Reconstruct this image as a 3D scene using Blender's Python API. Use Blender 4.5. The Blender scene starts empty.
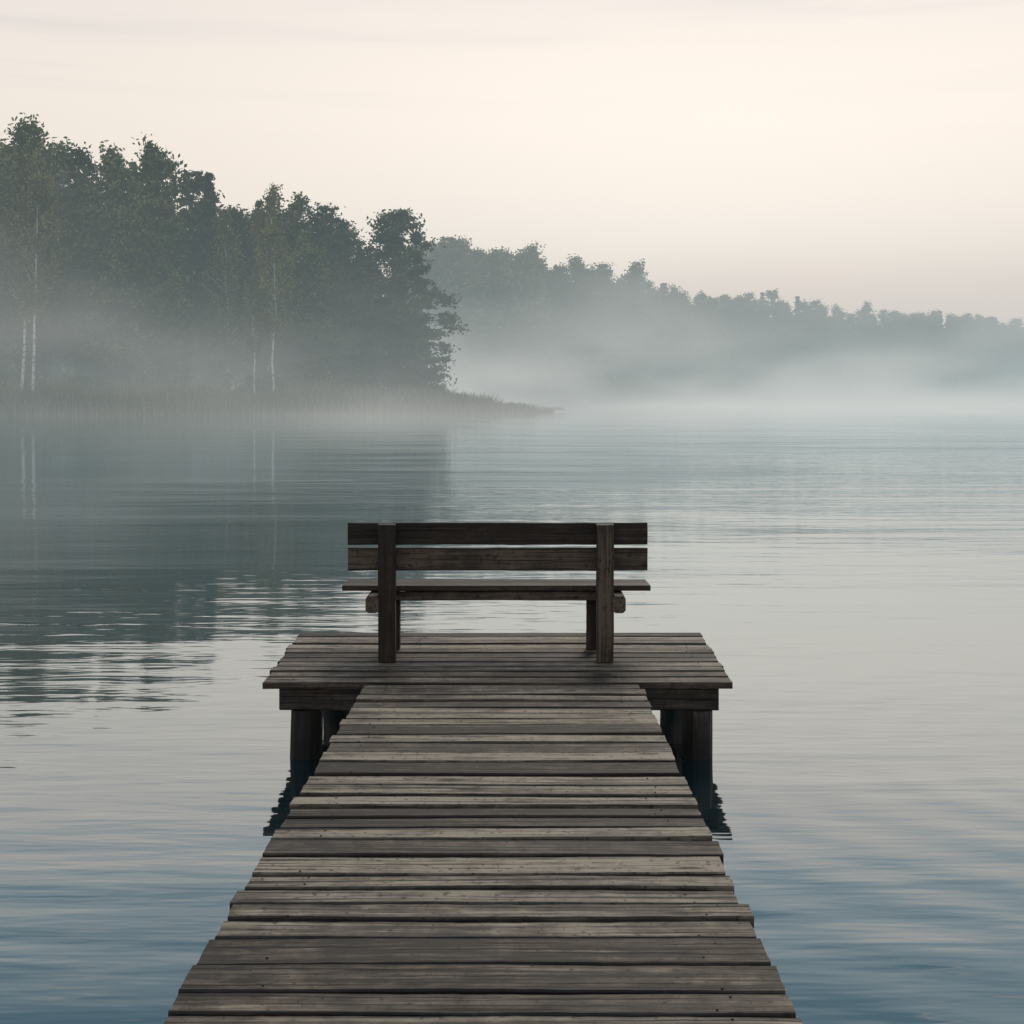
import bpy, math, random
import numpy as np
from mathutils import Vector, Matrix

R = math.radians
scene = bpy.context.scene
scene.view_settings.view_transform = 'Standard'
scene.view_settings.look = 'None'
scene.view_settings.exposure = 0
DZ = 0.43            # deck height above the water (water surface z = 0)

# ------------------------------------------------------------------ helpers
class NT:
    def __init__(s, tree):
        s.t = tree; s.n = tree.nodes; s.l = tree.links
    def new(s, typ, **kw):
        n = s.n.new(typ)
        for k, v in kw.items():
            setattr(n, k, v)
        return n
    def put(s, sock, v):
        if isinstance(v, bpy.types.NodeSocket): s.l.new(v, sock)
        elif v is not None: sock.default_value = v
    def math(s, op, a, b=None, c=None, clamp=False):
        n = s.new('ShaderNodeMath', operation=op, use_clamp=clamp)
        s.put(n.inputs[0], a)
        if b is not None: s.put(n.inputs[1], b)
        if c is not None: s.put(n.inputs[2], c)
        return n.outputs[0]
    def mix(s, fac, a, b, blend='MIX'):
        n = s.new('ShaderNodeMix', data_type='RGBA', blend_type=blend)
        s.put(n.inputs[0], fac); s.put(n.inputs[6], a); s.put(n.inputs[7], b)
        return n.outputs[2]
    def mapping(s, vec, scale=(1,1,1), loc=(0,0,0), rot=(0,0,0)):
        n = s.new('ShaderNodeMapping')
        s.put(n.inputs[0], vec)
        n.inputs['Scale'].default_value = scale
        n.inputs['Location'].default_value = loc
        n.inputs['Rotation'].default_value = rot
        return n.outputs[0]
    def noise(s, vec, scale=1, detail=2, rough=.5, dist=0):
        n = s.new('ShaderNodeTexNoise')
        s.put(n.inputs['Vector'], vec)
        n.inputs['Scale'].default_value = scale
        n.inputs['Detail'].default_value = detail
        n.inputs['Roughness'].default_value = rough
        n.inputs['Distortion'].default_value = dist
        return n.outputs[0]
    def ramp(s, fac, stops, interp='LINEAR'):
        n = s.new('ShaderNodeValToRGB')
        s.put(n.inputs[0], fac)
        cr = n.color_ramp; cr.interpolation = interp
        while len(cr.elements) < len(stops): cr.elements.new(0.5)
        for e, (p, c) in zip(cr.elements, stops):
            e.position = p
            e.color = (c, c, c, 1) if isinstance(c, (int, float)) else (*c, 1)
        return n.outputs[0]
    def maprange(s, v, a, b, c, d, smooth=False):
        n = s.new('ShaderNodeMapRange')
        if smooth: n.interpolation_type = 'SMOOTHSTEP'
        s.put(n.inputs[0], v)
        for i, x in enumerate((a, b, c, d)): n.inputs[i+1].default_value = x
        return n.outputs[0]
    def attr(s, name):
        return s.new('ShaderNodeAttribute', attribute_name=name)

def material(name):
    m = bpy.data.materials.new(name); m.use_nodes = True
    m.node_tree.nodes.clear()
    t = NT(m.node_tree)
    out = t.new('ShaderNodeOutputMaterial')
    return m, t, out

def principled(t, out, color, rough=.6, spec=.5, normal=None):
    p = t.new('ShaderNodeBsdfPrincipled')
    t.put(p.inputs['Base Color'], color); t.put(p.inputs['Roughness'], rough)
    t.put(p.inputs['Specular IOR Level'], spec)
    if normal is not None: t.put(p.inputs['Normal'], normal)
    t.l.new(p.outputs[0], out.inputs['Surface'])
    return p

def bump(t, h, strength, dist):
    n = t.new('ShaderNodeBump')
    n.inputs['Strength'].default_value = strength
    n.inputs['Distance'].default_value = dist
    t.put(n.inputs['Height'], h)
    return n.outputs[0]

def link(ob, parent=None):
    scene.collection.objects.link(ob)
    if parent: ob.parent = parent
    return ob

def empty(name, loc=(0,0,0)):
    e = bpy.data.objects.new(name, None); e.location = loc
    e.empty_display_size = .3
    return link(e)

# ------------------------------------------------------------------ camera
cam = bpy.data.cameras.new("camera")
cam.sensor_width = 36; cam.lens = 36*1350/1024
cam.shift_y = -(512-399)/1024; cam.shift_x = -(517-512)/1024
cam.clip_start = .05; cam.clip_end = 6000
co = bpy.data.objects.new("camera", cam); link(co)
co.location = (0, 0, DZ+1.555); co.rotation_euler = (R(90), 0, 0)
scene.camera = co

# ------------------------------------------------------------------ world
SUN_EL, SUN_AZ = 42, 14      # azimuth clockwise (to the right) from +Y
w = bpy.data.worlds.new("World"); scene.world = w; w.use_nodes = True
w.node_tree.nodes.clear(); t = NT(w.node_tree)
wo = t.new('ShaderNodeOutputWorld'); bg = t.new('ShaderNodeBackground')
sky = t.new('ShaderNodeTexSky'); sky.sky_type = 'NISHITA'; sky.sun_disc = False
sky.sun_elevation = R(SUN_EL); sky.sun_rotation = R(SUN_AZ)
tc = t.new('ShaderNodeTexCoord').outputs['Generated']
sep = t.new('ShaderNodeSeparateXYZ'); t.put(sep.inputs[0], tc)
z = sep.outputs[2]
warp = t.noise(t.mapping(tc, (1.5, 1.5, 9)), 1.6, 2, .55)
zz = t.math('ADD', z, t.math('MULTIPLY', t.math('SUBTRACT', warp, .5), .07))
base = t.ramp(zz, [(0, (1.0,.62,.49)), (.06, (1.0,.715,.595)), (.12, (1.0,.845,.73)), (.20, (.98,.87,.77)),
                   (.285, (.87,.80,.745)), (.335, (.55,.63,.67)), (.40, (.23,.37,.46)), (.50, (.12,.24,.33)), (1, (.20,.28,.35))])
cl = t.noise(t.mapping(tc, (1.6, 1.6, 14), (3, 1, 0)), 2.6, 4, .6, .3)
clf = t.math('MULTIPLY', t.maprange(cl, .55, .66, 0, 1, True), t.maprange(z, .12, .36, .2, .85))
clf = t.math('MULTIPLY', clf, t.maprange(sep.outputs[0], -.2, .25, .3, 1))
base = t.mix(clf, base, (.96, .84, .73, 1))
cl2 = t.noise(t.mapping(tc, (.9, .9, 22), (7, 2, 1)), 2.0, 3, .6, .2)
dk = t.math('MULTIPLY', t.maprange(cl2, .45, .70, 0, 1, True), t.maprange(z, .17, .27, 0, .6))
dk = t.math('MULTIPLY', dk, t.maprange(z, .29, .34, 1, .1))
base = t.mix(dk, base, (.73, .69, .665, 1))
# bright veil of thin cloud over the dawn
va = 8
sd = (math.sin(R(va))*math.cos(R(9)), math.cos(R(va))*math.cos(R(9)), math.sin(R(9)))
dp = t.new('ShaderNodeVectorMath', operation='DOT_PRODUCT')
t.put(dp.inputs[0], tc); dp.inputs[1].default_value = sd
gl = t.math('POWER', t.math('MAXIMUM', dp.outputs['Value'], 0), 18)
gl = t.math('MULTIPLY', gl, t.maprange(z, .045, .145, .0, .9, True))
gl = t.math('MULTIPLY', gl, t.maprange(z, .19, .33, 1, 0, True))
base = t.mix(gl, base, (1.10, .975, .86, 1))
side = t.maprange(sep.outputs[0], -.45, .1, .93, 1.0, True)
sc = t.new('ShaderNodeVectorMath', operation='SCALE'); t.put(sc.inputs[0], base); t.put(sc.inputs['Scale'], side)
nis = t.new('ShaderNodeVectorMath', operation='SCALE'); t.put(nis.inputs[0], sky.outputs[0]); nis.inputs['Scale'].default_value = .07
col = t.mix(.03, sc.outputs[0], nis.outputs[0])
t.put(bg.inputs[0], col); bg.inputs[1].default_value = 1.07
t.l.new(bg.outputs[0], wo.inputs[0])

sun = bpy.data.lights.new("sun", 'SUN'); sun.energy = 1.1; sun.angle = R(18); sun.color = (1, .86, .70)
so = bpy.data.objects.new("sun", sun); link(so)
el = R(SUN_EL); az = R(SUN_AZ)
dirv = Vector((math.sin(az)*math.cos(el), math.cos(az)*math.cos(el), math.sin(el)))
so.rotation_euler = dirv.to_track_quat('Z', 'Y').to_euler(); so.location = (0, 0, 60)

# ------------------------------------------------------------------ water
m, t, out = material("lake_water")
pos = t.new('ShaderNodeNewGeometry').outputs['Position']
sp = t.new('ShaderNodeSeparateXYZ'); t.put(sp.inputs[0], pos)
n1 = t.noise(t.mapping(pos, (.55, 2.4, 1)), 1.0, 3, .5, .3)
n2 = t.noise(t.mapping(pos, (.10, .42, 1)), 1.0, 2, .5)
n3 = t.noise(t.mapping(pos, (1.8, 9, 1)), 1.0, 2, .5)
patch = t.maprange(t.noise(t.mapping(pos, (.05, .09, 1), (5, 3, 0)), 1, 2), .38, .62, .45, 1.3, True)
patch = t.math('MULTIPLY', patch, t.maprange(sp.outputs[0], -7, 2, .75, 1.5))
wv = t.new('ShaderNodeTexWave', wave_type='RINGS', rings_direction='Z')
t.put(wv.inputs[0], t.mapping(pos, (1, 1, 1), (-3.6, -7.4, 0)))
wv.inputs['Scale'].default_value = .7; wv.inputs['Distortion'].default_value = 4.5
wv.inputs['Detail'].default_value = 2; wv.inputs['Detail Scale'].default_value = .45
vd = t.new('ShaderNodeVectorMath', operation='DISTANCE'); t.put(vd.inputs[0], pos); vd.inputs[1].default_value = (3.6, 7.4, 0)
ringf = t.maprange(vd.outputs['Value'], .5, 9, .35, 0, True)
h = t.math('ADD', t.math('MULTIPLY', n1, .55), t.math('MULTIPLY', n2, 2.0))
h = t.math('ADD', h, t.math('MULTIPLY', n3, .14))
h = t.math('MULTIPLY', h, patch)
h = t.math('ADD', h, t.math('MULTIPLY', wv.outputs['Fac'], t.math('MULTIPLY', ringf, .27)))
nrm = bump(t, h, 1.0, .0145)
fr = t.new('ShaderNodeFresnel'); fr.inputs['IOR'].default_value = 1.33; t.put(fr.inputs['Normal'], nrm)
fac = t.math('POWER', fr.outputs[0], .48, clamp=True)
df = t.new('ShaderNodeBsdfDiffuse'); df.inputs[0].default_value = (.005, .024, .032, 1)
gs = t.new('ShaderNodeBsdfGlossy'); gs.inputs['Color'].default_value = (.92, .98, 1, 1); gs.inputs['Roughness'].default_value = .035
t.put(gs.inputs['Normal'], nrm)
ms = t.new('ShaderNodeMixShader'); t.put(ms.inputs[0], fac)
t.l.new(df.outputs[0], ms.inputs[1]); t.l.new(gs.outputs[0], ms.inputs[2]); t.l.new(ms.outputs[0], out.inputs[0])
me = bpy.data.meshes.new("lake_water")
me.from_pydata([(-2500,-800,0),(2500,-800,0),(2500,3000,0),(-2500,3000,0)], [], [(0,1,2,3)])
me.materials.append(m); link(bpy.data.objects.new("lake_water", me))

# ------------------------------------------------------------------ terrain
SX = [-1200,-300,-64,-30,-10,-4,0,2,4,8,12,21,44,77,116,180,400,1200]
SY = [60,130,163,167,172,178,190,225,260,300,314,325,352,385,420,470,600,900]
def shore(x): return np.interp(x, SX, SY)
rs = np.random.RandomState(4)
ph = rs.rand(8, 3)*6.28
def terr(x, y):
    d = (y - shore(x))
    base = np.where(d < 0, d*.12, 1.0*(1-np.exp(-np.clip(d,0,None)/4)))
    hill = np.interp(x, [-100, -14, -7, 9, 16, 200], [5, 3, .2, .2, 9, 7])
    s = np.clip(d/70, 0, 1); s = s*s*(3-2*s)
    n = sum(np.sin(x*.03*(i+1)+ph[i,0])*np.cos(y*.035*(i+1)+ph[i,1])/(i+1) for i in range(5))*.35
    back = np.clip((y-300)/45,0,1)*np.interp(x, [-70,-30,9,18], [0,9,9,0])
    back = back + np.clip((d-38)/22,0,1)*np.interp(x, [-40,-26], [7,0])
    return np.maximum(base + hill*s + back + n*np.clip(d/10,0,1)*np.clip(hill/3,0,1), -2.5)
gx = np.unique(np.concatenate([np.linspace(-1200,-150,30), np.linspace(-150,230,140), np.linspace(230,1200,30)]))
gy = np.unique(np.concatenate([np.linspace(50,140,8), np.linspace(140,520,160), np.linspace(520,1600,25)]))
X, Y = np.meshgrid(gx, gy); Z = terr(X, Y)
nv = X.size; nx = len(gx); ny = len(gy)
idx = np.arange(nv).reshape(ny, nx)
F = np.stack([idx[:-1,:-1], idx[:-1,1:], idx[1:,1:], idx[1:,:-1]], -1).reshape(-1, 4)
def np_mesh(name, V, F, mats, mi=None, smooth=False):
    me = bpy.data.meshes.new(name)
    k = F.shape[1]
    me.vertices.add(len(V)); me.vertices.foreach_set('co', np.asarray(V, np.float32).ravel())
    me.loops.add(F.size); me.loops.foreach_set('vertex_index', F.astype(np.int32).ravel())
    me.polygons.add(len(F)); me.polygons.foreach_set('loop_start', np.arange(0, F.size, k, dtype=np.int32))
    if mi is not None: me.polygons.foreach_set('material_index', mi.astype(np.int32))
    me.polygons.foreach_set('use_smooth', np.full(len(F), smooth))
    for a in mats: me.materials.append(a)
    me.update(); me.validate()
    return me
m, t, out = material("shore_ground")
pos = t.new('ShaderNodeNewGeometry').outputs['Position']
c = t.ramp(t.noise(pos, .3, 5, .6), [(.3, (.03,.038,.02)), (.6, (.07,.075,.04)), (.8, (.11,.10,.06))])
principled(t, out, c, .95, .1)
link(bpy.data.objects.new("shore_ground", np_mesh("shore_ground", np.stack([X,Y,Z],-1).reshape(-1,3), F, [m], smooth=True)))

# ------------------------------------------------------------------ vegetation materials
def leaf_mat(name, dark, mid, lite):
    m, t, out = material(name)
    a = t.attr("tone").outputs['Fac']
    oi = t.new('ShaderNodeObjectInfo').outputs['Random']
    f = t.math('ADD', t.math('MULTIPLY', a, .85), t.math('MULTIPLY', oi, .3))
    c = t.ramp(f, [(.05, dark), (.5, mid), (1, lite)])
    d = t.new('ShaderNodeBsdfDiffuse'); t.put(d.inputs[0], c)
    t.l.new(d.outputs[0], out.inputs[0])
    return m
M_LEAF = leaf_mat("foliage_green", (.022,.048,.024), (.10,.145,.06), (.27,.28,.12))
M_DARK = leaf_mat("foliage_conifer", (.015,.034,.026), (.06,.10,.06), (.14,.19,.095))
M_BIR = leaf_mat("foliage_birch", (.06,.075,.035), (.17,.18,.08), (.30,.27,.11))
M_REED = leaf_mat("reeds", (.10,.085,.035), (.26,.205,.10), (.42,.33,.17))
m, t, out = material("bark"); M_BARK = m
pos = t.new('ShaderNodeTexCoord').outputs['Object']
principled(t, out, t.ramp(t.noise(t.mapping(pos,(4,4,1)), 2, 4), [(.3,(.03,.026,.022)),(.7,(.09,.075,.06))]), .9, .1)
m, t, out = material("birch_bark"); M_WB = m
pos = t.new('ShaderNodeTexCoord').outputs['Object']
principled(t, out, t.ramp(t.noise(t.mapping(pos,(1,1,2.2)), 1.2, 4), [(.38,(.14,.13,.12)),(.48,(.66,.64,.60)),(.8,(.78,.76,.72))]), .7, .2)

def tube(P, rad, k=6):
    P = np.asarray(P, float); V = []; F = []
    for i, p in enumerate(P):
        d = P[min(i+1, len(P)-1)] - P[max(i-1, 0)]; d /= (np.linalg.norm(d)+1e-9)
        a = np.cross(d, [0.31, .95, .1]); a /= np.linalg.norm(a); b = np.cross(d, a)
        for j in range(k):
            an = 2*math.pi*j/k
            V.append(p + rad[i]*(math.cos(an)*a + math.sin(an)*b))
    for i in range(len(P)-1):
        for j in range(k):
            F.append((i*k+j, i*k+(j+1)%k, (i+1)*k+(j+1)%k, (i+1)*k+j))
    return np.array(V), np.array(F)

def leaves(rs, C, rad, n, size, flat=.75, droop=0):
    u = rs.normal(size=(n,3)); u /= np.linalg.norm(u,axis=1)[:,None]
    r = np.minimum(np.abs(rs.normal(size=n))*.62, 1.15)
    p = u*r[:,None]*np.array([rad, rad, rad*flat])
    p[:,2] -= droop*rs.rand(n)
    p += C
    a = rs.normal(size=(n,3)); a /= np.linalg.norm(a,axis=1)[:,None]
    b = np.cross(a, rs.normal(size=(n,3))); b /= np.linalg.norm(b,axis=1)[:,None]
    s = size*(.55+.9*rs.rand(n))[:,None]
    V = np.stack([p-a*s, p-b*s*.55, p+a*s, p+b*s*.55], 1).reshape(-1,3)
    F = np.arange(4*n).reshape(-1,4)
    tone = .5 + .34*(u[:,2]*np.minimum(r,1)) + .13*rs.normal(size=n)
    return V, F, tone

def make_tree(name, kind, seed, H=26., dens=1.0):
    rs = np.random.RandomState(seed)
    Vs=[]; Fs=[]; MI=[]; T=[]; off=0
    def add(V,F,mi,tone):
        nonlocal off
        Vs.append(V); Fs.append(F+off); off += len(V)
        MI.append(np.full(len(F), mi)); T.append(np.broadcast_to(tone,(len(F),)).copy())
    k = 9; tt = np.linspace(0,1,k)
    bend = np.cumsum(rs.normal(size=(k,2))*.012*H, axis=0); bend[0]=0
    if kind in ('spruce',): bend *= .2
    if kind in ('birch','tallbirch'): bend *= .7
    P = np.column_stack([bend, tt*H*.96])
    r0 = dict(broad=.42, solitary=.5, birch=.2, tallbirch=.16, pine=.34, spruce=.3, bush=.08)[kind]*H/26
    add(*tube(P, r0*(1-tt*.85)+.02, 8), 0, .5)
    def axis(zt): return np.array([np.interp(zt, tt, P[:,0]), np.interp(zt, tt, P[:,1]), zt*H*.96])
    R0, base, n = dict(broad=(H*.165,.16,150), solitary=(H*.285,.12,170), birch=(H*.115,.30,110), tallbirch=(H*.10,.44,80), pine=(H*.15,.40,90),
                       spruce=(H*.14,.08,150), bush=(H*.55,.05,26))[kind]
    lob = rs.rand(4)*6.28
    amp = .3 if kind=='solitary' else 1
    for i in range(n):
        q = (i+rs.rand())/n; zt = base + (1-base)*q
        if kind in ('broad',): prof = math.sin(math.pi*min(1,(q*.80+.17)))**.75*(1.12-.35*q)
        elif kind == 'solitary': prof = math.sin(math.pi*min(1,(q*.74+.24)))**.6*(1.08-.22*q)
        elif kind in ('birch','tallbirch'): prof = math.sin(math.pi*min(1,(q*.85+.13)))**.8
        elif kind == 'pine': prof = math.sin(math.pi*min(1,(q*.70+.26)))**.8
        elif kind == 'spruce': prof = (1-q)**.85*(.8+.35*((i%9)/9.))
        else: prof = math.sqrt(max(0.05,1-q*q))
        an = i*2.39996 + rs.normal()*.5
        prof *= .80+amp*(.26*math.sin(an*2+lob[0]+zt*7)+.22*math.sin(an*3+lob[1]-zt*13))
        rr = R0*prof*(.35+.75*rs.rand()**.6)
        if kind=='bush': rr=R0*prof*rs.rand()
        ax = axis(min(zt,1))
        C = ax + np.array([math.cos(an)*rr, math.sin(an)*rr, rs.normal()*.012*H])
        if kind == 'spruce': C[2] -= rr*.35
        if kind == 'solitary': C[2] -= rr*.12
        if zt < .97:
            zb = max(.03, zt - (.10 if kind!='spruce' else 0)*(rr/R0) - .02)
            A = axis(zb); mid = (A+C)/2 + np.array([0,0,rr*.12])
            add(*tube([A, mid, C], [r0*.28*(1.1-zt), r0*.17*(1.1-zt)+.01, .02], 4), 0, .5)
        sz = H/26; rv = (.5+.9*rs.rand())
        if kind == 'broad': L = leaves(rs, C, H*.048*rv, int(80*dens), .24*sz, .8)
        elif kind == 'solitary': L = leaves(rs, C, H*.068*rv, int(150*dens), .25*sz, .45)
        elif kind in ('birch','tallbirch'): L = leaves(rs, C, H*.036*rv, int(62*dens), .19*sz, 1., droop=1.7*sz)
        elif kind == 'pine': L = leaves(rs, C, H*.047*rv, int(100*dens), .22*sz, .55)
        elif kind == 'spruce':
            L = leaves(rs, C*.6+np.array([ax[0],ax[1],C[2]+rr*.2])*.4, H*.016+rr*.42, int(65*dens), .24*sz, .35)
        else: L = leaves(rs, C, H*.24*rv, int(90*dens), .045*H, .8)
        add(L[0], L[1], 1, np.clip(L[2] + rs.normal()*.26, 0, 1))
    V = np.concatenate(Vs); F = np.concatenate(Fs)
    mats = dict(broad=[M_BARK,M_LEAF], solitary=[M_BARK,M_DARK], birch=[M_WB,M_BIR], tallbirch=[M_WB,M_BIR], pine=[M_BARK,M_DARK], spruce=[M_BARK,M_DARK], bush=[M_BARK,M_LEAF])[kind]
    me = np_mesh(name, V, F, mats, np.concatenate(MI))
    a = me.attributes.new("tone",'FLOAT','FACE'); a.data.foreach_set('value', np.concatenate(T).astype(np.float32))
    return me

TB = [make_tree("broad_%d"%i,'broad',10+i) for i in range(4)]
TBI = [make_tree("birch_%d"%i,'birch',30+i) for i in range(3)]
TTB = [make_tree("tallbirch_%d"%i,'tallbirch',130+i) for i in range(3)]
TP = [make_tree("pine_%d"%i,'pine',50+i) for i in range(3)]
TS = [make_tree("spruce_%d"%i,'spruce',70+i) for i in range(2)]
TU = [make_tree("bush_%d"%i,'bush',90+i,H=4.) for i in range(3)]

rng = random.Random(5)
def place(me, name, x, y, H, parent=None, H0=26., wide=1.0):
    ob = bpy.data.objects.new(name, me); link(ob, parent)
    zg = float(terr(np.array(x), np.array(y)))
    s = (H)/H0
    ob.location = (x, y, zg-.15); ob.rotation_euler = (rng.uniform(-.03,.03), rng.uniform(-.03,.03), rng.uniform(0,6.28))
    ob.scale = (s*wide, s*wide, s)
    return ob

forest = empty("forest")
LX = [-200,-110,-80,-68,-63,-58,-56,-52,-48,-44,-41,-37,-34,-28.6,-24.7,-22,-17,-12,-8,-5]
LH = [34,36,35,37,40,37,33,37,37,33,33.5,29,32,30.5,28,25,22,18,11,8]
for x, H, me in [(-68,34.5,TB[0]),(-63.2,38,TB[1]),(-59,34.5,TP[0]),(-56,30,TS[0]),(-52.5,34.5,TB[2]),(-48.2,35,TB[3]),(-44,31.5,TP[1]),
                 (-41,31.5,TS[1]),(-37,27,TB[0]),(-33.8,30,TBI[0]),(-30.5,28.5,TB[2]),(-27,27.5,TP[2]),(-24,25,TB[1]),(-21,23,TS[0])]:
    place(me, "forest_tree", x, float(shore(x))+14+rng.uniform(-2,3), H, forest, 26, rng.uniform(.95,1.15))
for i in range(150):
    x = rng.uniform(-150,-14) if i%5==0 else rng.uniform(-78,-14)
    off = rng.uniform(8,36)
    y = float(shore(x))+off
    hmax = float(np.interp(x*178/y, LX, LH))*y/178
    zg = float(terr(np.array(x), np.array(y)))
    f = rng.uniform(.62,.92) if off>12 else rng.uniform(.4,.75)
    me = rng.choice(TB+TB+TBI+TP+TS+TS)
    place(me, "forest_tree", x, y, max(5,(hmax-zg)*f), forest, 26, rng.uniform(.85,1.15))
for i in range(120):
    x = rng.uniform(-120,-7); y = float(shore(x))+rng.uniform(4.5,10)
    place(rng.choice(TU), "forest_undergrowth", x, y, rng.uniform(2.0,4.2)*(.55 if x>-10 else 1), forest, 4., rng.uniform(.9,1.5))
for x, H in [(-61.6,31),(-59.9,31),(-31.0,25),(-66.6,25),(-32.9,18)]:
    place(rng.choice(TTB), "birch_tree", x, float(shore(x))+3.6, H)
big = make_tree("big_tree_mesh",'solitary',211,H=26.)
ob = place(big, "broadleaf_tree", -14.6, 175.0, 26.4, None, 26, 1.06)

far = empty("distant_forest")
FXp = [430,450,500,530,560,600,640,680,720,780,820,880,950,1024,1200,1500]
FD = [300,300,305,315,325,335,350,362,375,395,410,430,455,480,540,640]
FYt = [236,238,242,246,258,255,266,280,287,288,298,305,309,316,328,343]
for i in range(290):
    px = 400+ (1040-400)*((i*.6180339)%1.0) if i%6 else rng.uniform(1040,1400)
    d = float(np.interp(px, FXp, FD)) + 28*rng.random()**1.3 - 2
    x = (px-517)/1350*d
    y = max(d, float(shore(x))+3)
    ztop = 1.985 + (399-float(np.interp(px, FXp, FYt)))*float(np.interp(px, FXp, FD))/1350
    zg = float(terr(np.array(x), np.array(y)))
    H = max(8, (ztop-zg)*rng.uniform(.76,1.02))
    place(rng.choice(TB+TB+TP+TS), "distant_tree", x, y, H, far, 26, rng.uniform(.95,1.25))
for i in range(140):
    px = rng.uniform(430,1100); d = float(np.interp(px, FXp, FD)); x = (px-517)/1350*d
    place(rng.choice(TU), "distant_undergrowth", x, max(d-6,float(shore(x))+rng.uniform(1,5)), rng.uniform(3,8), far, 4., 1.4)

# reeds
def reed_mesh(seed):
    rs = np.random.RandomState(seed); n=900
    x = rs.uniform(-5,5,n); y = rs.uniform(-1.6,1.6,n); h = rs.uniform(.9,2.5,n)*(1+.25*np.sin(x*1.3+seed))*(1-(np.abs(x)/5)**3*.7)
    lean = rs.normal(size=(n,2))*.22; wd = rs.uniform(.03,.07,n); an = rs.uniform(0,3.14,n)
    b = np.column_stack([x,y,np.full(n,-.3)]); dx = np.column_stack([np.cos(an)*wd, np.sin(an)*wd, 0*an])
    mid = b+np.column_stack([lean[:,0]*h*.3, lean[:,1]*h*.3, h*.6]); top = b+np.column_stack([lean[:,0]*h, lean[:,1]*h, h+.3])
    V = np.stack([b-dx,b+dx,mid+dx,mid-dx,top+dx*.3,top-dx*.3],1).reshape(-1,3)
    k = np.arange(n)[:,None]*6
    F = np.concatenate([k+np.array([0,1,2,3]), k+np.array([3,2,4,5])])
    me = np_mesh("reed_patch", V, F, [M_REED])
    tn = np.clip(rs.rand(n)*.7+.1,0,1)
    a = me.attributes.new("tone",'FLOAT','FACE'); a.data.foreach_set('value', np.concatenate([tn,tn]).astype(np.float32))
    return me
RM = [reed_mesh(i) for i in range(3)]
reeds = empty("reed_bed")
for i in range(140):
    x = rng.uniform(-120,-3) if i<120 else rng.uniform(-14,1.2)
    y = float(shore(x))+rng.uniform(-2.5,3.2)
    ob = bpy.data.objects.new("reed_patch", rng.choice(RM)); link(ob, reeds)
    ob.location = (x,y,max(0,float(terr(np.array(x),np.array(y)))-.2)); ob.rotation_euler=(0,0,rng.uniform(-.3,.3)+(0 if rng.random()<.5 else math.pi))
    s = rng.uniform(.7,1.3); ob.scale=(s,s,s*float(np.interp(x,[-12,-6,1],[1.2,.8,.25])))

# ------------------------------------------------------------------ fog bank over the far half of the lake
m,t,out = material("morning_mist")
pos = t.new('ShaderNodeNewGeometry').outputs['Position']
s = t.new('ShaderNodeSeparateXYZ'); t.put(s.inputs[0],pos); x=s.outputs[0]; y=s.outputs[1]; z=t.math('MAXIMUM', s.outputs[2], 0)
n = t.noise(t.mapping(pos,(.022,.014,.06),(2,0,0)),1,2,.6)
hz = t.math('MULTIPLY', t.math('EXPONENT', t.math('MULTIPLY', z, -.036)), .0035)
hz = t.math('MULTIPLY', hz, t.maprange(y,50,110,.3,1))
low = t.math('MULTIPLY', t.math('EXPONENT', t.math('MULTIPLY', z, -.50)), t.maprange(n,.3,.7,.0009,.0075))
low = t.math('MULTIPLY', low, t.maprange(x,-45,30,.26,1.1))
hi = t.math('MULTIPLY', t.math('EXPONENT', t.math('MULTIPLY', z, -.085)), t.maprange(n,.43,.64,0,.015,True))
hi = t.math('MULTIPLY', hi, t.maprange(y,90,260,.24,1))
mi = t.math('MULTIPLY', t.math('ADD',low,hi), t.maprange(y,48,90,0,1,True))
def vadd(a, col, strg, prev=None):
    e = t.new('ShaderNodeEmission'); e.inputs[0].default_value=(*col,1); t.put(e.inputs[1], strg)
    if prev is None: return e.outputs[0]
    ad = t.new('ShaderNodeAddShader'); t.l.new(e.outputs[0],ad.inputs[0]); t.l.new(prev,ad.inputs[1]); return ad.outputs[0]
e1 = vadd(None,(.40,.495,.505),hz); e2 = vadd(None,(.76,.73,.69),mi,e1)  # haze and mist brightness is emitted by the volume, standing in for scattered light
ab = t.new('ShaderNodeVolumeAbsorption'); ab.inputs[0].default_value=(0,0,0,1); t.put(ab.inputs['Density'], t.math('ADD',hz,mi))
ad = t.new('ShaderNodeAddShader'); t.l.new(ab.outputs[0],ad.inputs[0]); t.l.new(e2,ad.inputs[1])
t.l.new(ad.outputs[0], out.inputs['Volume'])
m.cycles.volume_step_rate = .65
(x0,y0,z0),(x1,y1,z1)=(-260,48,-.6),(420,520,42)
V=[(x0,y0,z0),(x1,y0,z0),(x1,y1,z0),(x0,y1,z0),(x0,y0,z1),(x1,y0,z1),(x1,y1,z1),(x0,y1,z1)]
me=bpy.data.meshes.new("mist"); me.from_pydata(V,[],[(0,3,2,1),(4,5,6,7),(0,1,5,4),(1,2,6,5),(2,3,7,6),(3,0,4,7)]); me.materials.append(m)
link(bpy.data.objects.new("mist",me))

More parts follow.
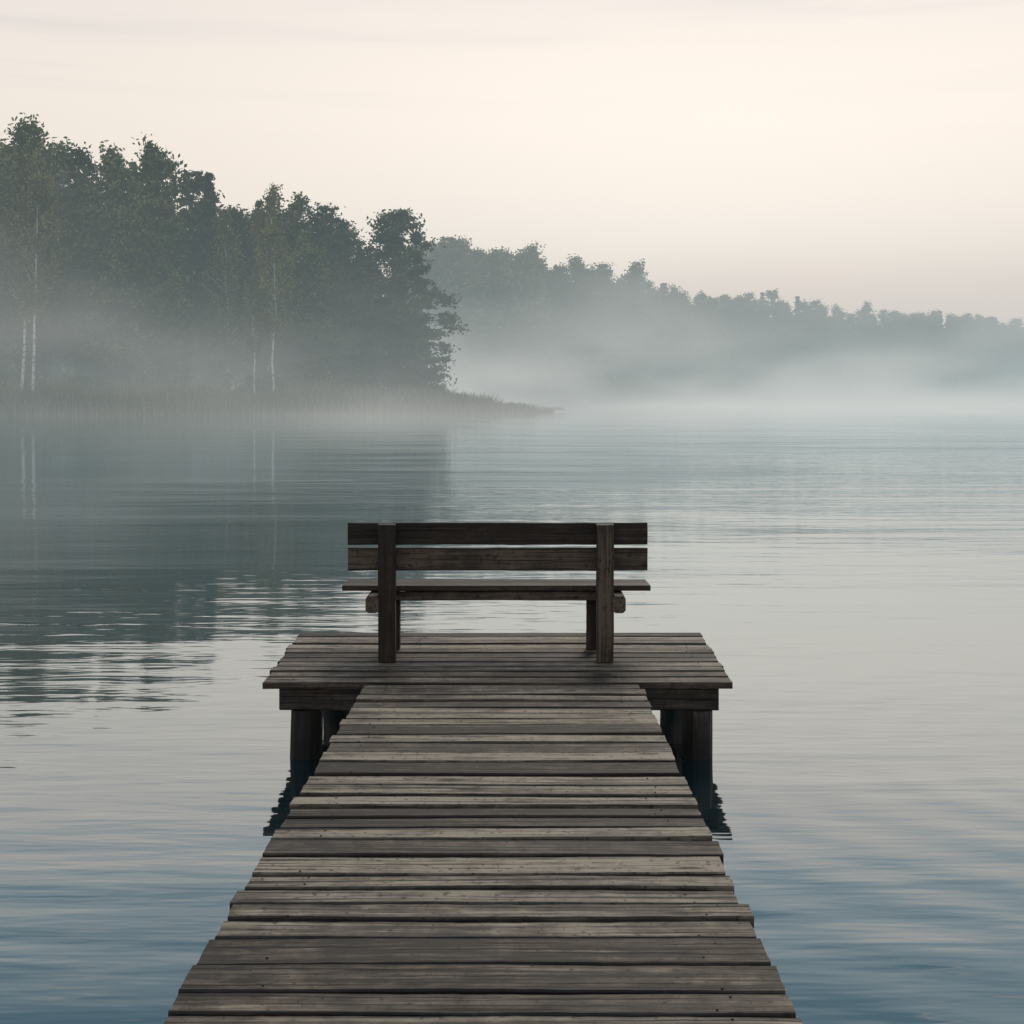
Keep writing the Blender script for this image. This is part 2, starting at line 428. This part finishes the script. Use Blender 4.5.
# ------------------------------------------------------------------ timber
def wood(name, dark, mid, lite, grain_b=.0022, rough=.62, spec=.35):
    m,t,out = material(name)
    lc = t.attr("lc").outputs['Vector']; tone = t.attr("tone").outputs['Fac']
    g = t.noise(t.mapping(lc,(1.6,46,46)),1,5,.68,.5)
    g2 = t.noise(t.mapping(lc,(.9,12,12)),1,3,.6,.8)
    pos = t.new('ShaderNodeNewGeometry').outputs['Position']
    bl = t.noise(pos,2.3,4,.6)
    bl2 = t.noise(pos,11,3,.6)
    f = t.math('ADD', t.math('MULTIPLY',g,1.25), t.math('MULTIPLY',g2,.35))
    f = t.math('SUBTRACT', f, .30)
    f = t.math('ADD', f, t.math('MULTIPLY', t.math('SUBTRACT',tone,.5), .46))
    f = t.math('ADD', f, t.math('MULTIPLY', t.math('SUBTRACT',bl,.5), .7))
    f = t.math('ADD', f, t.math('MULTIPLY', t.math('SUBTRACT',bl2,.5), .55))
    c = t.ramp(f,[(.28,dark),(.50,mid),(.76,lite)])
    ck = t.noise(t.mapping(lc,(1.0,75,75),(9,4,2)),1,3,.5,.2)
    crack = t.maprange(ck,.59,.64,0,1,True)
    c = t.mix(t.math('MULTIPLY',crack,.85), c, tuple(.3*x for x in dark)+(1,))
    vo = t.new('ShaderNodeTexVoronoi'); t.put(vo.inputs['Vector'], t.mapping(lc,(2.2,9,9)))
    vo.inputs['Scale'].default_value = 1
    kn = t.maprange(vo.outputs['Distance'],.07,.18,.85,0,True)
    c = t.mix(kn, c, tuple(.6*x for x in dark)+(1,))
    ed = t.attr("edge").outputs['Fac']
    c = t.mix(t.math('MULTIPLY', t.maprange(ed,.55,1,0,1,True), t.maprange(bl2,.3,.6,.35,.85)), c, tuple(.7*x for x in dark)+(1,))
    sp = t.noise(pos,38,2,.6)
    c = t.mix(t.maprange(sp,.58,.70,0,.7,True), c, tuple(.5*x for x in dark)+(1,))
    s = t.new('ShaderNodeSeparateXYZ'); t.put(s.inputs[0],pos)
    wet = t.maprange(s.outputs[2],.05,.26,.9,0,True)
    c = t.mix(wet, c, (.008,.010,.008,1))
    hh = t.math('SUBTRACT', t.math('ADD',g,t.math('MULTIPLY',g2,.6)), t.math('MULTIPLY',crack,1.2))
    nr = bump(t,hh,.9,grain_b)
    rg = t.math('ADD', t.math('MULTIPLY', bl,.35), rough-.17)
    principled(t,out,c,rg,spec,nr)
    return m
M_DECK = wood("weathered_deck_wood",(.030,.021,.015),(.14,.102,.075),(.40,.32,.245),.004)
M_BEAM = wood("dark_beam_wood",(.016,.013,.010),(.042,.033,.025),(.10,.08,.063))
M_BENCH = wood("bench_wood",(.017,.012,.008),(.042,.031,.022),(.115,.088,.064),.0018)
m,t,out = material("nail_iron"); M_NAIL=m
principled(t,out,(.02,.016,.014,1),.6,.3)

class Timber:
    def __init__(s, seed): s.V=[];s.F=[];s.lc=[];s.tone=[];s.edge=[];s.rs=np.random.RandomState(seed)
    def board(s, L, W, T, M, wob=.003, bev=.005, seg=22, tone=None):
        """board: length L along local x, width W (y), thickness T (z), centred; M = 4x4"""
        rs=s.rs; b=bev
        prof = [(-W/2+b,-T/2),(W/2-b,-T/2),(W/2,-T/2+b),(W/2,T/2-b),(W/2-b,T/2),(-W/2+b,T/2),(-W/2,T/2-b),(-W/2,-T/2+b)]
        edg = [.5,.5,1,1,.9,.9,1,1]
        if W>.09:
            q=W/2-b-.016
            prof = [(-W/2+b,-T/2),(W/2-b,-T/2),(W/2,-T/2+b),(W/2,T/2-b),(W/2-b,T/2),(q,T/2-.001),(0,T/2-.0022),(-q,T/2-.001),(-W/2+b,T/2),(-W/2,T/2-b),(-W/2,-T/2+b)]
            edg = [.5,.5,1,1,.95,.3,0,.3,.95,1,1]
        k=len(prof); off=len(s.V); r=rs.rand(3)*37; tn = rs.rand() if tone is None else tone
        pa=rs.rand(8)*6.28
        for i in range(seg+1):
            x=-L/2+L*i/seg
            jag = rs.normal(size=2)*wob*.45
            for jj,(py,pz) in enumerate(prof):
                e = wob*(math.sin(x*5.1+pa[0])+.6*math.sin(x*13+pa[1])+.35*math.sin(x*31+pa[2]))+jag[0] if py>0 else wob*(math.sin(x*4.3+pa[3])+.6*math.sin(x*11+pa[4])+.35*math.sin(x*27+pa[5]))+jag[1]
                zz = wob*.5*math.sin(x*3.1+pa[6])
                xe = x
                if i in (0,seg): xe += wob*.8*math.sin(py*60+pa[7])
                y2 = py+e*.7; z2=pz+zz
                p = M@Vector((xe,y2,z2)); s.V.append(p[:]); s.lc.append((x+r[0],py+r[1],pz+r[2])); s.tone.append(tn); s.edge.append(edg[jj] if W>.09 else 0)
        for i in range(seg):
            for j in range(k):
                s.F.append((off+i*k+j, off+(i+1)*k+j, off+(i+1)*k+(j+1)%k, off+i*k+(j+1)%k))
        s.F.append(tuple(off+j for j in range(k))); s.F.append(tuple(off+seg*k+j for j in reversed(range(k))))
    def log(s, x,y,z0,z1,r, lean=(0,0)):
        rs=s.rs; off=len(s.V); k=16; n=14; ra=rs.rand(4)*6.28; o=rs.rand(3)*30; tn=rs.rand()
        for i in range(n+1):
            q=i/n; z=z0+(z1-z0)*q
            for j in range(k):
                a=2*math.pi*j/k
                rr=r*(1+.05*math.sin(a*2+ra[0]+q*2)+.04*math.sin(a*3+ra[1])+.03*math.sin(q*9+ra[2])+.03*math.sin(a*5+q*4+ra[3]))*(1.06-.08*q)
                s.V.append((x+lean[0]*(1-q)+rr*math.cos(a), y+lean[1]*(1-q)+rr*math.sin(a), z))
                s.lc.append((z+o[0], rr*a+o[1], rr+o[2])); s.tone.append(tn); s.edge.append(0)
        for i in range(n):
            for j in range(k):
                s.F.append((off+i*k+j,off+i*k+(j+1)%k,off+(i+1)*k+(j+1)%k,off+(i+1)*k+j))
        s.F.append(tuple(off+n*k+j for j in range(k)))
    def finish(s,name,mat,parent):
        me=bpy.data.meshes.new(name); me.from_pydata(s.V,[],s.F); me.materials.append(mat)
        a=me.attributes.new("lc",'FLOAT_VECTOR','POINT'); a.data.foreach_set('vector',np.array(s.lc,np.float32).ravel())
        a=me.attributes.new("tone",'FLOAT','POINT'); a.data.foreach_set('value',np.array(s.tone,np.float32))
        a=me.attributes.new("edge",'FLOAT','POINT'); a.data.foreach_set('value',np.array(s.edge,np.float32))
        return link(bpy.data.objects.new(name,me),parent)

pier = empty("wooden_pier")
rs = np.random.RandomState(11)
nails=[]
def lerp(a,b,q): return a+(b-a)*q
W = Timber(1); y=-3.0; YE=7.417; ZW=DZ-.012; th=.038
while y < YE-.03:
    wd = rs.uniform(.115,.20)
    if y+wd > YE-.09: wd = YE-.006-y
    gap = rs.uniform(.013,.031)
    yc = y+wd/2; q=(yc-3.36)/(7.417-3.36)
    xl = lerp(-.892,-.835,q)+rs.normal()*.006; xr = lerp(.716,.676,q)+rs.normal()*.006
    zt = ZW + rs.normal()*.003
    M = Matrix.Translation(((xl+xr)/2,yc,zt-th/2)) @ Matrix.Rotation(rs.normal()*.0025,4,'Z') @ Matrix.Rotation(rs.normal()*.002,4,'Y') @ Matrix.Rotation(rs.normal()*.022,4,'X')
    W.board(xr-xl, wd-gap, th, M, wob=.0026, bev=.005, seg=60)
    for nxp in (-.70,.55):
        for k2 in (-.28,.28):
            if rs.rand()<.7: nails.append((nxp+rs.normal()*.018, yc+k2*wd+rs.normal()*.010, zt))
    y += wd
W.finish("walkway_planks",M_DECK,pier)
Pm = Timber(2); y=7.417; y1=9.01
n=11
for i in range(n):
    wd=(y1-7.417)/n; yc=y+wd/2; q=(yc-7.417)/(y1-7.417)
    xl=lerp(-1.395,-1.45,q)+rs.normal()*.006; xr=lerp(1.18,1.22,q)+rs.normal()*.006
    zt=DZ+rs.normal()*.003
    M=Matrix.Translation(((xl+xr)/2,yc,zt-.018))@Matrix.Rotation(rs.normal()*.0015,4,'Z')@Matrix.Rotation(rs.normal()*.015,4,'X')
    Pm.board(xr-xl,wd-rs.uniform(.010,.020),.036,M,wob=.002,bev=.005,seg=60)
    for nxp in (-1.26,-.62,.4,1.06):
        for k2 in (-.28,.28):
            if rs.rand()<.6: nails.append((nxp+rs.normal()*.01,yc+k2*wd,zt))
    y+=wd
Pm.finish("platform_planks",M_DECK,pier)
B = Timber(3)
RZ=Matrix.Rotation(R(90),4,'Z')
for yb in (7.49, 8.90):
    B.board(2.425,.09,.125,Matrix.Translation((-.10,yb,DZ-.0375-.0635)),wob=.003,bev=.008)
for xb in (-1.17,-.1,1.0):
    B.board(1.30,.07,.10,Matrix.Translation((xb,8.195,DZ-.038-.052))@RZ,wob=.002,bev=.006)
for xb in (-.70,.545):
    B.board(10.3,.08,.14,Matrix.Translation((xb,2.24,ZW-.041-.072))@RZ,wob=.003,bev=.008,seg=60)
for yb in (-1.5,.9,3.3,5.6):
    B.board(1.35,.09,.11,Matrix.Translation((-.08,yb,ZW-.041-.146-.056)),wob=.003,bev=.008)
B.finish("beams",M_BEAM,pier)
G = Timber(4)
for (x,yy) in ((-1.165,7.50),(1.0,7.50),(-1.19,8.88),(1.02,8.88)):
    G.log(x,yy,-1.6,DZ-.0375-.127,.083,(rs.normal()*.02,rs.normal()*.02))
for yb in (-1.5,.9,3.3,5.6):
    for xb in (-.52,.36): G.log(xb,yb,-1.6,ZW-.041-.146-.113,.07)
G.finish("posts",M_BEAM,pier)
V=[];F=[]
for (x,yy,zz) in nails:
    o=len(V); r=.0038
    for hgt,rr in ((-.002,r),(.0012,r*.8)):
        for j in range(8): V.append((x+rr*math.cos(j*.785),yy+rr*math.sin(j*.785),zz+hgt))
    for j in range(8): F.append((o+j,o+(j+1)%8,o+8+(j+1)%8,o+8+j))
    F.append(tuple(o+8+j for j in range(8)))
me=bpy.data.meshes.new("nails"); me.from_pydata(V,[],F); me.materials.append(M_NAIL); link(bpy.data.objects.new("nails",me),pier)

# ------------------------------------------------------------------ bench (seen from behind)
bench = empty("wooden_bench")
def part(name,seed,fn):
    T=Timber(seed); fn(T); return T.finish(name,M_BENCH,bench)
Z0=DZ+.004
def post(T,x,y,z0,z1,w,d,ln=0.0):
    L=z1-z0
    M=Matrix.Translation((x,y,(z0+z1)/2))@Matrix.Rotation(ln,4,'X')@Matrix.Rotation(R(-90),4,'Y')@Matrix.Rotation(R(90),4,'X')
    T.board(L,d,w,M,wob=.0015,bev=.005,seg=12)
part("rear_leg_1",21,lambda T: post(T,-.768,7.985,Z0,DZ+.815,.078,.10,R(1.5)))
part("rear_leg_2",22,lambda T: post(T,.520,7.985,Z0,DZ+.815,.078,.10,R(1.5)))
part("front_leg_1",23,lambda T: post(T,-.763,8.40,Z0,DZ+.385,.075,.075))
part("front_leg_2",24,lambda T: post(T,.470,8.40,Z0,DZ+.385,.075,.075))
def slat(T,xc,L,y,z,wd,tk,tilt):
    M=Matrix.Translation((xc,y,z))@Matrix.Rotation(R(90)+tilt,4,'X')
    T.board(L,wd,tk,M,wob=.0015,bev=.005,seg=24)
part("backrest_board_1",25,lambda T: slat(T,-.115,1.785,8.052,DZ+.752,.130,.030,R(1.5)))
part("backrest_board_2",26,lambda T: slat(T,-.115,1.785,8.056,DZ+.600,.135,.030,R(1.5)))
for i,yy in enumerate((8.145,8.262,8.379)):
    part("seat_board_%d"%(i+1),27+i,lambda T,yy=yy,i=i: T.board(1.85,.108,.032,Matrix.Translation((-.125,yy,DZ+.432-.016+(.004,0,-.002)[i])),wob=.0015,bev=.005))
for i,x in enumerate((-.853,.601)):
    part("seat_bearer_%d"%(i+1),31+i,lambda T,x=x: T.board(.50,.078,.100,Matrix.Translation((x,8.19,DZ+.345))@RZ,wob=.001,bev=.016,seg=8))
part("seat_rail_1",34,lambda T: slat(T,-.125,1.20,8.11,DZ+.372,.052,.03,0))
part("seat_rail_2",35,lambda T: slat(T,-.125,1.14,8.40,DZ+.366,.055,.03,0))
